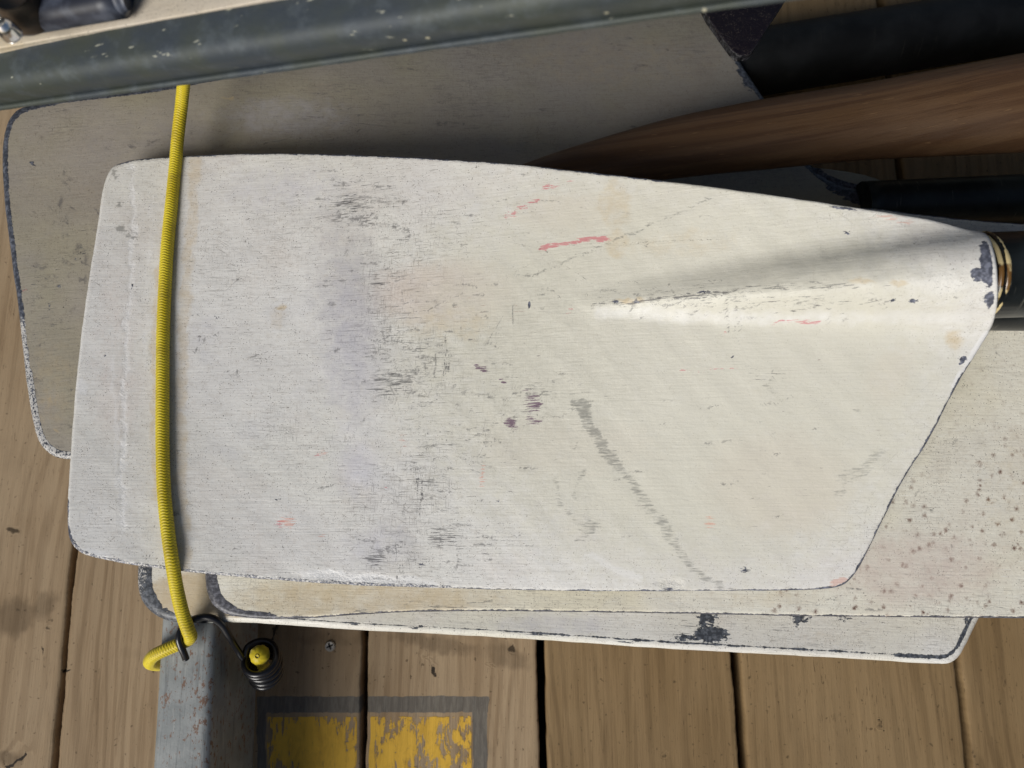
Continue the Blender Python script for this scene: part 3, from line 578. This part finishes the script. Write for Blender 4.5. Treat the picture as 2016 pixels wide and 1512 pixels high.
 a_chip=[('L', [(150, 1082), (430, 1132), (900, 1158)], 30, .8)])
o1 = P(1000, 700, .1)
oarM = thing('oar', (o1[0], o1[1], 0.12), 'scuffed white cleaver-shaped oar blade lying on top of the stack, crossed by the yellow cord', 'oar', GRP)
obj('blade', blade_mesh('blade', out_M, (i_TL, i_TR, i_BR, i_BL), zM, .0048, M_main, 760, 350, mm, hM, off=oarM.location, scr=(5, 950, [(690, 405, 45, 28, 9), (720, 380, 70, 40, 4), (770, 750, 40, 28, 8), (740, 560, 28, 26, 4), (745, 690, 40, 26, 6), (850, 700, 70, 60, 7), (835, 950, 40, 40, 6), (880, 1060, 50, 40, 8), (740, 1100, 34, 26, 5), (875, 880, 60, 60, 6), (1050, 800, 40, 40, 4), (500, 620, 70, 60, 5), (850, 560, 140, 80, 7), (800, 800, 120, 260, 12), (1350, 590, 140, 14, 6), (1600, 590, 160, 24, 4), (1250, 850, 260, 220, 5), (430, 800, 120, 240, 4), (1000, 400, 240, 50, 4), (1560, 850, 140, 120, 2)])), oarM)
def straight(u0, v0, u1, v1, z0, z1, ext0=0.0, ext1=0.8):
    a, b = P(u0, v0, z0), P(u1, v1, z1); d = (b - a) / np.linalg.norm(b - a); return [a - d * ext0, a, b, b + d * ext1]
nk = float(zM(1955, 545)) - .0015
pth = straight(1958, 542, 2016, 540, nk, nk + .0004, .0085, .75)
V, F = tube(pth, .0228, 40, .02); obj('shaft', mesh_from('shaft', V, F, M_carb, True, None, oarM.location), oarM)
# the epoxy collar where shaft meets blade
n = NT('amber_epoxy'); M_ep = n.out(n.mix(n.ss(n.noise((70, 70, 70), detail=3, seed=3), .52, .60), lin(200, 182, 136), n.mix(n.ss(n.noise(90, seed=5), .5, .6), lin(104, 74, 34), (.03, .026, .02))), .25, .6)
cl = oarM
a, b = np.array(pth[1]), np.array(pth[2]); d = (b - a) / np.linalg.norm(b - a)
coll = None
for k, (s0, rr0, wd) in enumerate(((-.0094, .0227, .0015), (-.0062, .0231, .0017))):
    pp = [a + d * (s0 - wd), a + d * (s0 - wd * .5), a + d * s0, a + d * (s0 + wd * .5), a + d * (s0 + wd)]
    V, F = tube(pp, [rr0 * .955, rr0 * .99, rr0, rr0 * .99, rr0 * .955], 48, .0004, ripple=lambda s, an, k=k: 1 + .012 * np.sin(an * (3 + k) + k) + .006 * np.sin(an * 11 + 2 * k))
    obj('collar_ring', mesh_from('collar_ring', V, F, M_ep, True, None, oarM.location), oarM)
# a run of paint hanging on the slanted edge
V, F = tube([P(1762, 964, .1385), P(1752, 978, .1395), P(1742, 992, .1395), P(1736, 1003, .1375)], [.0008, .0018, .0027, .0014], 16, .0005)
n = NT('pink_white_drip'); M_drip = n.out(n.mix(n.ss(n.noise(300), .4, .6), lin(222, 206, 192), lin(180, 128, 108)), .2, .6)
obj('paint_drip', mesh_from('paint_drip', V, F, M_drip, True, None, oarM.location), oarM)

# --- the rust-speckled cream oar right beneath
out_B = [(500, 520), (430, 600), (410, 900), (404, 1120), (407, 1160), (420, 1190), (445, 1208), (500, 1217), (600, 1217), (690, 1211), (800, 1205), (960, 1203), (1150, 1205), (1340, 1208), (1600, 1213), (2016, 1217), (2140, 1217), (2175, 1205), (2200, 1170), (2300, 970),
         (2420, 760), (2450, 690), (2455, 540), (2440, 470), (2300, 462), (2016, 441), (1900, 432), (1800, 421), (1690, 409), (1500, 420), (1100, 450), (700, 480)]
mB = dict(a_wear=[('E', 1000, 700, 2500, 2500, 0, .7, .3)], a_wide=[('L', [(404, 1000), (405, 1130), (412, 1180)], 60, .85, .3), ('L', [(412, 1180), (445, 1208), (520, 1217)], 34, .5, .6)],a_ew=[('L', [(404, 1050), (405, 1130), (412, 1180), (445, 1208)], 60, 1.0, .3), ('L', [(445, 1208), (560, 1218), (690, 1211)], 40, .9), ('L', [(690, 1211), (960, 1203), (1340, 1208)], 26, .75), ('L', [(1340, 1208), (2016, 1217), (2100, 1217)], 26, .8), ('L', [(1690, 409), (2016, 441)], 16, .35)],
          a_rust=[('E', 1760, 1040, 200, 170, -40, .6, .6), ('E', 1800, 1130, 420, 170, -18, 1.0, .5), ('E', 1990, 1060, 150, 260, 0, 1.0, .5), ('E', 2000, 800, 200, 300, 0, .22)],
          a_dark=[('E', 740, 1205, 120, 10, 0, .7), ('E', 520, 1160, 14, 40, 0, .3)], a_grey=[('E', 1980, 1000, 10, 10, 0, .1)], a_tan=[('E', 700, 1180, 420, 60, 0, .62, .6), ('E', 1500, 1180, 200, 30, 0, .35), ('E', 1990, 960, 120, 200, 0, .3)],
          a_pinkish=[('E', 1800, 1120, 300, 120, 0, .6)], a_dot=[('E', 1834, 1038, 4, 4, 0, 1), ('E', 1764, 1169, 4, 4, 0, 1), ('E', 1935, 720, 3, 3, 0, 1)], a_scuff=[('L', [(1050, 545), (1200, 478), (1400, 388)], 3.2, .75), ('L', [(1150, 775), (1010, 780)], 3, .5), ('L', [(255, 455), (360, 500), (420, 540)], 9, .34), ('E', 640, 1200, 60, 7, -8, .5), ('L', [(700, 1212), (800, 1203), (880, 1198)], 5, .6)], a_chip=[('E', 405, 1100, 60, 90, 0, .0)])
o1 = P(1500, 900, .1)
oarB = thing('oar', (o1[0], o1[1], .11), 'cream oar blade with rust-brown speckles at the lower right, directly under the top blade', 'oar', GRP)
me = blade_mesh('blade', out_B, (0, 23, 17, 5), zB, .0052, M_B, 330, 150, mB, off=oarB.location, scr=(6, 160, [(1900, 1000, 160, 120, 4), (700, 1200, 160, 14, 3), (1300, 1180, 300, 14, 2), (1900, 750, 80, 80, 1)]), r=.0016)
obj('blade', me, oarB)
V, F = tube(straight(2440, 590, 2600, 590, .118, .118, .03, .55), .021, 30, .02); obj('shaft', mesh_from('shaft', V, F, M_carb, True, None, oarB.location), oarB)

# --- the lowest pale oar, with bare dark patches along its lower side
out_C = [(420, 620), (330, 680), (292, 900), (274, 1100), (272, 1150), (279, 1180), (300, 1206), (330, 1221), (370, 1226), (430, 1224), (490, 1226), (600, 1233), (700, 1240), (900, 1250), (1100, 1262), (1300, 1276), (1500, 1287), (1700, 1298), (1830, 1306), (1868, 1305), (1886, 1294), (1900, 1270), (1926, 1218),
         (2040, 1010), (2180, 800), (2190, 760), (2185, 640), (2160, 600), (1900, 580), (1500, 570), (900, 580)]
mC = dict(a_wear=[('E', 1000, 700, 2500, 2500, 0, .7, .3)], a_wide=[('L', [(274, 1060), (272, 1150), (276, 1170)], 60, 1.0, .3), ('L', [(283, 1186), (310, 1213), (370, 1226)], 36, .55, .5)],a_ew=[('L', [(274, 1060), (272, 1150), (283, 1186), (310, 1213), (370, 1226)], 60, 1.0, .2), ('L', [(480, 1226), (700, 1240), (1100, 1262)], 40, .55, .2), ('L', [(1100, 1262), (1500, 1287), (1800, 1303)], 40, .8, .2), ('L', [(1800, 1304), (1868, 1305), (1886, 1294), (1926, 1218), (1990, 1100)], 50, 2.2, .25)],
          a_bare=[('E', 1400, 1248, 52, 26, 0, .85), ('E', 1345, 1256, 36, 10, 0, .75), ('E', 1395, 1214, 26, 14, 0, .90), ('E', 1572, 1216, 26, 16, 10, .95), ('E', 1655, 1218, 24, 12, 0, .72), ('E', 700, 1226, 12, 6, 10, 1.0), ('E', 907, 1237, 9, 6, 0, 1.0), ('E', 820, 1236, 30, 4, 3, .7), ('E', 1060, 1250, 40, 4, 3, .75), ('E', 1235, 1264, 22, 3, 3, .8), ('E', 1908, 1222, 18, 9, 0, .9)],
          a_dark=[('E', 1380, 1240, 90, 40, 0, .6), ('E', 1750, 1230, 160, 16, 0, .35), ('E', 1540, 1240, 30, 10, 0, .6)], a_tan=[('E', 420, 1170, 160, 60, 0, .8, .3), ('E', 1650, 1260, 200, 30, 0, .25)], a_lilac=[('E', 1100, 1230, 200, 40, 0, .6)], a_red=[('E', 1130, 1262, 8, 3, 0, .9)],
          a_chip=[('E', 274, 1120, 30, 90, 0, .75), ('E', 300, 1205, 30, 16, 30, .4)], a_scuff=[('L', [(1050, 545), (1200, 478), (1400, 388)], 3.2, .75), ('L', [(1150, 775), (1010, 780)], 3, .5), ('L', [(255, 455), (360, 500), (420, 540)], 9, .34), ('E', 1620, 1278, 60, 10, -4, .35), ('E', 1858, 1282, 24, 12, -20, .55)])
o1 = P(1000, 1000, .1)
oarC = thing('oar', (o1[0], o1[1], .095), 'off-white oar blade at the bottom of the stack, dark bare patches along its lower edge', 'oar', GRP)
obj('blade', blade_mesh('blade', out_C, (1, 26, 19, 6), zC, .0062, M_C, 330, 150, mC, off=oarC.location, r=.0035), oarC)
V, F = tube(straight(2180, 700, 2400, 700, .085, .085, .03, .6), .02, 30, .02); obj('shaft', mesh_from('shaft', V, F, M_carb, True, None, oarC.location), oarC)

# --- the grey-looking oar behind, upper left, whose neck shows at the right
out_D = [(62, 206), (34, 218), (16, 240), (6, 290), (8, 380), (22, 500), (38, 620), (54, 760), (72, 855), (88, 884), (112, 900), (150, 903), (300, 880), (600, 820), (1000, 720), (1400, 580), (1600, 500), (1742, 442), (1762, 424), (1765, 392), (1752, 372), (1725, 371), (1690, 372), (1660, 366), (1610, 340), (1500, 188), (1440, 98), (1395, 34), (1378, 10), (1350, -4),
         (1200, 8), (1000, 42), (700, 96), (450, 146), (300, 174), (150, 192)]
mD = dict(a_wear=[('E', 1000, 700, 2500, 2500, 0, .7, .3)], a_wide=[('L', [(62, 206), (16, 240), (6, 290), (22, 500), (54, 760)], 60, .33, .2), ('L', [(54, 760), (70, 850), (88, 884), (150, 903)], 50, .5, .4)],a_ew=[('L', [(62, 206), (16, 240), (6, 290), (22, 500), (54, 760), (88, 884), (150, 903)], 60, 1.0, .2), ('L', [(62, 206), (300, 174), (450, 146)], 26, .75), ('L', [(1378, 10), (1500, 188)], 40, .75, .3), ('L', [(1600, 330), (1640, 362), (1700, 376)], 40, .9, .3)],
          a_bare=[('E', 1470, 160, 10, 32, -30, .9), ('E', 1455, 140, 8, 12, 0, .8), ('E', 1690, 388, 50, 13, 12, 1.0, .4), ('E', 1640, 370, 30, 14, 35, .8), ('E', 60, 317, 4, 9, 0, 1.0), ('E', 96, 575, 4, 12, -10, 1.0), ('E', 100, 597, 5, 5, 0, 1.0), ('E', 70, 520, 4, 14, 0, .8), ('E', 152, 515, 14, 12, 30, .6), ('E', 120, 560, 10, 4, -20, .6)],
          a_dark=[('E', 90, 620, 100, 200, 0, .42), ('E', 150, 500, 60, 16, 0, .6), ('E', 200, 430, 120, 120, 0, .3), ('E', 300, 240, 200, 40, 0, .2), ('E', 1100, 100, 300, 60, 0, .3), ('E', 800, 150, 200, 60, 0, .2)], a_cross=[('E', 100, 540, 60, 60, 0, .55), ('E', 300, 245, 60, 40, 0, .4), ('E', 60, 440, 60, 60, 0, .4)],
          a_tan=[('E', 90, 760, 90, 160, 0, .35), ('E', 455, 192, 14, 12, 0, .8), ('E', 100, 790, 8, 18, 10, .8), ('E', 98, 846, 16, 4, 0, .9), ('E', 1200, 120, 400, 100, 0, .3)], a_lilac=[('E', 560, 230, 220, 70, 0, .5)], a_red=[('E', 48, 572, 14, 2, 0, .9)], a_grey=[('E', 300, 300, 260, 140, 0, .45, .8)],
          a_chip=[('L', [(40, 640), (60, 800), (88, 884), (130, 900)], 30, 1.0)], a_scuff=[('L', [(1050, 545), (1200, 478), (1400, 388)], 3.2, .75), ('L', [(1150, 775), (1010, 780)], 3, .5), ('L', [(255, 455), (360, 500), (420, 540)], 9, .34), ('L', [(120, 494), (150, 492), (175, 492)], 3, .7), ('E', 312, 240, 6, 20, 10, .5), ('L', [(560, 268), (620, 276), (670, 284)], 4, .55), ('L', [(1222, 45), (1228, 62)], 5, .7), ('E', 1150, 110, 60, 8, 0, .35), ('L', [(1355, 120), (1375, 100)], 6, .4)])
o1 = P(600, 500, .1)
oarD = thing('oar', (o1[0], o1[1], .1), 'dull grey-cream oar blade with dark rim, sticking out behind the top blade at left', 'oar', GRP)
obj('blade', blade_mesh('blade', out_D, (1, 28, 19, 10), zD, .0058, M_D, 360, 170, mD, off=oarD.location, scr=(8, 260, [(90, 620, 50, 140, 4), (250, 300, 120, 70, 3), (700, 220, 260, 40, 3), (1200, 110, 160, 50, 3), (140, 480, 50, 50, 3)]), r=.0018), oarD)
V, F = tube(straight(1752, 404, 2016, 392, .0825, .0855, .02, .7), .0172, 36, .01); obj('shaft', mesh_from('shaft', V, F, M_carb2, True, None, oarD.location), oarD)

# --- a second black shaft between the top shaft and the speckled blade
pth = straight(1735, 575, 2016, 577, .1495, .1500, .0, .72)
V, F = tube(pth, .0226, 36, .01)
s2 = obj('oar_shaft', mesh_from('oar_shaft', V, F, M_carb, True, None, pth[0]), None, pth[0])
tag(s2, 'black oar shaft lying on the speckled blade, just below the top oar\'s shaft', 'oar shaft')

# --- the wide black shaft at the upper right
pth = straight(1425, 134, 1850, 64, .0268, .029, .0, .55)
V, F = tube(pth, .0262, 40, .01)
s3 = obj('oar_shaft', mesh_from('oar_shaft', V, F, M_blk, True, None, pth[0]), None, pth[0])
tag(s3, 'thick plain black oar shaft at the top right, above the wooden one', 'oar shaft')

# --- the wooden oar
n = NT('varnished_wood')
R0 = -.15
lam = n.noise((5, 200, 40), R0, 2, .4, seed=1); fb = n.noise((26, 900, 200), R0, 4, .6, seed=2); fb2 = n.noise((14, 330, 100), R0, 3, .6, dist=.3, seed=3)
col = n.mix(n.ss(lam, .42, .58), lin(98, 74, 52), lin(84, 61, 42)); col = n.mix(n.ss(fb2, .48, .8, 0, .35), col, lin(78, 52, 34)); col = n.mix(n.ss(fb, .52, .80, 0, .4), col, lin(64, 43, 28))
col = n.mix(n.ss(n.noise((60, 700, 200), R0 + .05, 3, seed=6), .66, .74, 0, .5), col, lin(138, 108, 76))
M_wood = n.out(col, n.ss(n.noise(40, seed=4), .3, .7, .38, .6), .35, bump=n.add(fb, n.mul(fb2, .6)), bs=.5, bd=.0006)
ctr = [(700, 420, .1170, 7), (900, 390, .1185, 20), (1100, 340, .1195, 44), (1330, 292, .1150, 66), (1500, 266, .1140, 76), (1700, 240, .117, 83), (2016, 203, .129, 108), (2400, 160, .134, 120), (3000, 92, .138, 118)]
pts = [P(u, v, z) for u, v, z, r in ctr]
sg = np.concatenate([[0], np.cumsum([np.linalg.norm(pts[i+1] - pts[i]) for i in range(len(pts)-1)])]); sg /= sg[-1]
rad = np.interp(np.linspace(0, 1, 60), sg, [r * (H - z) / FPX for u, v, z, r in ctr])
def facet(s, an):                                         # planed flats left by the drawknife
    k = 12; return .985 + .015 * np.cos(((an + .2) % (2 * np.pi / k) - np.pi / k) * k / 1.0 * .5) + .004 * np.sin(s * 21 + an * 3)
V, F = tube(pts, rad.tolist(), 72, .004, ripple=facet, squash=.78)
wo = obj('wooden_oar', mesh_from('wooden_oar', V, F, M_wood, True, None, pts[4]), None, pts[4])
tag(wo, 'brown varnished wooden oar running from under the top blade out to the upper right', 'oar')

# --- the purple blade tip
out_P = [(1340, -420), (1362, -100), (1385, 20), (1408, 56), (1434, 94), (1448, 108), (1462, 112), (1478, 106), (1494, 82), (1546, 0), (1640, -150), (1760, -420), (1550, -430)]
mP = dict(a_ew=[('E', 1460, 80, 300, 300, 0, .4)], a_bare=[('E', 1464, 97, 9, 5, 0, .8)], a_tan=[('E', 1466, 94, 12, 7, 0, .9)])
o1 = P(1500, 0, .12)
oarP = thing('oar', (o1[0], o1[1], .125), 'dark purple oar blade poking its pointed corner down below the rail at the top', 'oar', GRP)
obj('blade', blade_mesh('blade', out_P, (0, 11, 7, 5), lambda u, v: .135 + 0 * np.asarray(u, float), .006, M_P, 60, 60, mP, off=oarP.location, r=.001), oarP)

# ================================================================ rail and the upper tier
n = NT('weathered_rail_paint')
c0 = n.mix(n.ss(n.noise(32, detail=4, seed=1), .35, .65), lin(54, 62, 70), lin(62, 68, 62))
c0 = n.mix(n.ss(n.noise(90, detail=4, seed=2, rough=.7), .48, .7, 0, .38), c0, lin(92, 100, 106))
c0 = n.mix(n.ss(n.noise((30, 300, 200), rot=-.16, seed=3, detail=4), .55, .72, 0, .5), c0, lin(58, 64, 64))
vv = n.voro(85, seed=4); c0 = n.mix(n.mul(n.ss(vv['Distance'], .10, .05), n.ss(n.noise(30, seed=5), .50, .56)), c0, lin(196, 190, 164))
c0 = n.mix(n.ss(n.noise((40, 400, 300), rot=-.16, seed=6, detail=2), .70, .74, 0, .7), c0, lin(176, 176, 160))
M_rail = n.out(c0, .58, .5, .15, bump=n.noise(260, seed=7, detail=4), bs=.3, bd=.0006)
ra, rb = P(0, 150, .250), P(1000, -8, .330)
d = (rb - ra) / np.linalg.norm(rb - ra)
V, F = prism_path(ra - d * .22, rb + d * .22, .0245, .026, .0075, up=(0, -.25, 1), nr=8, cuts=60)
# the turned lip along the lower side
o_ = ra - d * .22
rail = thing('rack_rail', ra - d * .22, 'long dull grey-green rail crossing the top left out of focus, above the oars', 'rail')
obj('rail', mesh_from('rail', V, F, M_rail, True, None, rail.location), rail)
S = np.cross(d, np.array([0, -.25, 1.])); S /= np.linalg.norm(S); Uu = np.cross(S, d)
lipo = S * .0132 * (1 if S[1] < 0 else -1) - Uu * .004
V, F = tube([ra - d * .22 + lipo, (ra + rb) / 2 + lipo, rb + d * .22 + lipo], .0016, 10, .01, ripple=lambda s, an: 1 + .15 * np.sin(s * 400) * np.sin(s * 170))
obj('lip', mesh_from('lip', V, F, M_rail, True, None, rail.location), rail)
o1 = P(200, 0, .22)
up_out = [(-520, 188), (-540, -100), (-500, -700), (600, -900), (1600, -1200), (2600, -1300), (2700, -600), (2500, -345), (1600, -186), (800, -46), (540, 1), (400, 26), (0, 97), (-300, 150)]  # far end runs on unseen past the top right, added to block sky light
oarU = thing('oar', (o1[0], o1[1], .21), 'bright cream board-like blade resting behind the rail in the top left corner, its unseen far end added to block sky light', 'oar', GRP)
obj('blade', blade_mesh('blade', up_out, (2, 5, 7, 0), lambda u, v: .2735 + .08 * np.clip(np.asarray(u, float), -600, 1000) / 1000, .0085, M_E, 80, 60, dict(a_tan=[('E', 20, 90, 60, 40, 0, .6)], a_pink=[('E', 90, 40, 40, 60, 0, .6)]), off=oarU.location, r=.002), oarU)
# clamp and bolt lying over it
n = NT('blue_black_rubber'); c0 = n.mix(n.ss(n.noise(80, detail=4, seed=2), .42, .66), lin(44, 48, 60), lin(92, 98, 112))
M_rub = n.out(n.mix(n.ss(n.noise(30, seed=3), .4, .7, 0, .6), c0, lin(30, 30, 36)), .45, .5)
bra = thing('clamp', P(130, 20, .236), 'dark blue-black clamp with rounded end in the top left corner, beside a shiny bolt', 'clamp')
pa, pb = P(10, 28, .286), P(240, -14, .302)
V, F = prism_path(pa, pb, .0210, .013, .006, nr=6, cuts=8)
obj('clamp_bar', mesh_from('clamp_bar', V, F, M_rub, True, None, bra.location), bra)
V, F = tube([P(236, -14, .302), P(244, -16, .3025), P(252, -16, .3025)], [.0100, .0100, .0078], 24, .001, squash=.7)
obj('rounded_end', mesh_from('rounded_end', V, F, M_rub, True, None, bra.location), bra)
n = NT('brown_black_rubber'); M_br = n.out(n.mix(n.ss(n.noise(120, seed=2), .4, .6), lin(46, 40, 32), lin(66, 54, 42)), .5, .4)
cc = P(28, -6, .302)
V, F = tube([cc + np.array([0, 0, -.012]), cc, cc + np.array([0, 0, .003])], [.0100, .0100, .0082], 32, .002)
obj('knob', mesh_from('knob', V, F, M_br, True, None, bra.location), bra)
cc = P(6, 50, .306); M_bolt = NT('polished_bolt').out((.85, .85, .86), .18, .5, 1.0)
V, F = tube([cc + np.array([0, 0, -.006]), cc, cc + np.array([0, 0, .0012]), cc + np.array([0, 0, .003])], [.0042, .0042, .0038, .0018], 24, .0008)
obj('bolt', mesh_from('bolt', V, F, M_bolt, True, None, bra.location), bra)

# ================================================================ the yellow bungee cord and its hook
n = NT('yellow_braid')
base = n.mix(n.ss(n.noise(45, detail=3), .35, .65), lin(222, 202, 44), lin(206, 184, 30))
cr = n.attr('a_rib'); col = n.mix(n.ss(cr, .05, .65, .75, 0), base, lin(112, 96, 10))  # shade between the braid ribs painted into the colour
col = n.mix(n.ss(n.noise(70, seed=4, detail=5, rough=.7), .50, .68, 0, .5), col, lin(160, 140, 40))
M_cord = n.out(col, .48, .35); n.b.inputs['Sheen Weight'].default_value = .15
RC = .0038
def ribs(s, an):
    a_ = s / .0017 * 2 * np.pi * .5
    f1 = np.abs(np.sin(a_ + an * 2)); f2 = np.abs(np.sin(a_ - an * 2)); return f1, f2
def cord_ripple(s, an):
    f1, f2 = ribs(s, an); sel = (np.sin(an * 6) > 0)
    return 1 + .11 * (np.where(sel, f1, f2) - .6)
cp = [(374, 40, .262), (370, 90, .225), (363, 150, .158), (358, 200, .142), (349, 280, .1335), (346, 320, .1315), (338, 400, .1312), (330, 480, .1315), (325, 560, .1317), (321, 660, .1316), (320, 780, .1316), (320, 880, .1316), (323, 970, .1314), (331, 1050, .1312),
      (338, 1100, .1308), (348, 1160, .1245), (360, 1210, .1185), (371, 1242, .1145), (375, 1254, .1105), (366, 1262, .1065), (345, 1271, .1055), (322, 1281, .1045), (303, 1291, .1005), (295, 1303, .090), (306, 1308, .072), (336, 1308, .030), (372, 1310, .0045), (420, 1312, .0042), (480, 1318, .0052), (518, 1328, .014), (524, 1326, .040), (516, 1304, .068), (511, 1290, .0845)]
cpts = [P(*q) for q in cp]
bun = thing('bungee_cord', P(320, 700, .12), 'yellow braided elastic cord stretched over the top blade, ending in a black wire hook', 'bungee cord')
V, F = tube(cpts, RC, 32, .00030, ripple=cord_ripple)
pp, _ = smooth(cpts, per=16); L = np.linalg.norm(np.diff(pp, axis=0), axis=1).sum(); nn_ = max(3, int(L / .0003))
S_ = (np.linspace(0, 1, nn_ + 1) * L)[:, None]; A_ = (np.arange(32) * 2 * np.pi / 32)[None]
f1, f2 = ribs(S_, A_); rib = np.where(np.sin(A_ * 6) > 0, f1, f2).ravel()
obj('cord', mesh_from('cord', V, F, M_cord, True, {'a_rib': rib}, bun.location), bun)
e = cpts[-1]
tt = np.linspace(0, 1, 24); rr_end = np.where(tt < .45, .0044 + .0018 * (tt / .45) ** .6, .0062 * np.sqrt(np.maximum(1 - ((tt - .45) / .56) ** 2, .002)))
V, F = tube([e + np.array([0, 0, -.0055 + .0105 * t]) for t in tt], rr_end.tolist(), 32, .00025, ripple=lambda s, an: 1 + .035 * np.sin(an * 9 + s * 900) + .02 * np.sin(an * 4 - s * 500))
obj('frayed_end', mesh_from('frayed_end', V, F, M_cord, True, {'a_rib': np.full(len(V), .5)}, bun.location), bun)
M_hook = NT('black_coated_wire').out((.008, .008, .010), .28, .55)
hp = [(366, 1297, .1055), (362, 1286, .1085), (355, 1270, .1115), (352, 1256, .1130), (358, 1238, .1125), (374, 1223, .1110), (396, 1215, .1095), (418, 1217, .1080), (436, 1229, .1040), (452, 1254, .0970), (468, 1280, .0860), (480, 1296, .0815)]
hpts = [P(*q) for q in hp]
c0_, c1_ = P(511, 1291, .0850), P(527, 1328, .0660)
ax = (c1_ - c0_); ax /= np.linalg.norm(ax); e1 = np.cross(ax, [0, 0, 1.]); 
if np.linalg.norm(e1) < .05: e1 = np.cross(ax, [0, 1., 0])
e1 /= np.linalg.norm(e1); e2 = np.cross(ax, e1)
st0 = hpts[-1] - c0_; a0 = math.atan2(st0.dot(e2), st0.dot(e1)); turns = 5.2
cv = []
for k in range(int(turns * 12)):
    t = k / (turns * 12); a = a0 + k * 2 * math.pi / 12; r_ = .0106 - .0012 * t + .0004 * math.sin(k * .9)
    cv.append(c0_ + (c1_ - c0_) * t + r_ * (math.cos(a) * e1 + math.sin(a) * e2))
V, F = tube(hpts + cv[1:], .0021, 14, .0012)
obj('hook', mesh_from('hook', V, F, M_hook, True, None, bun.location), bun)
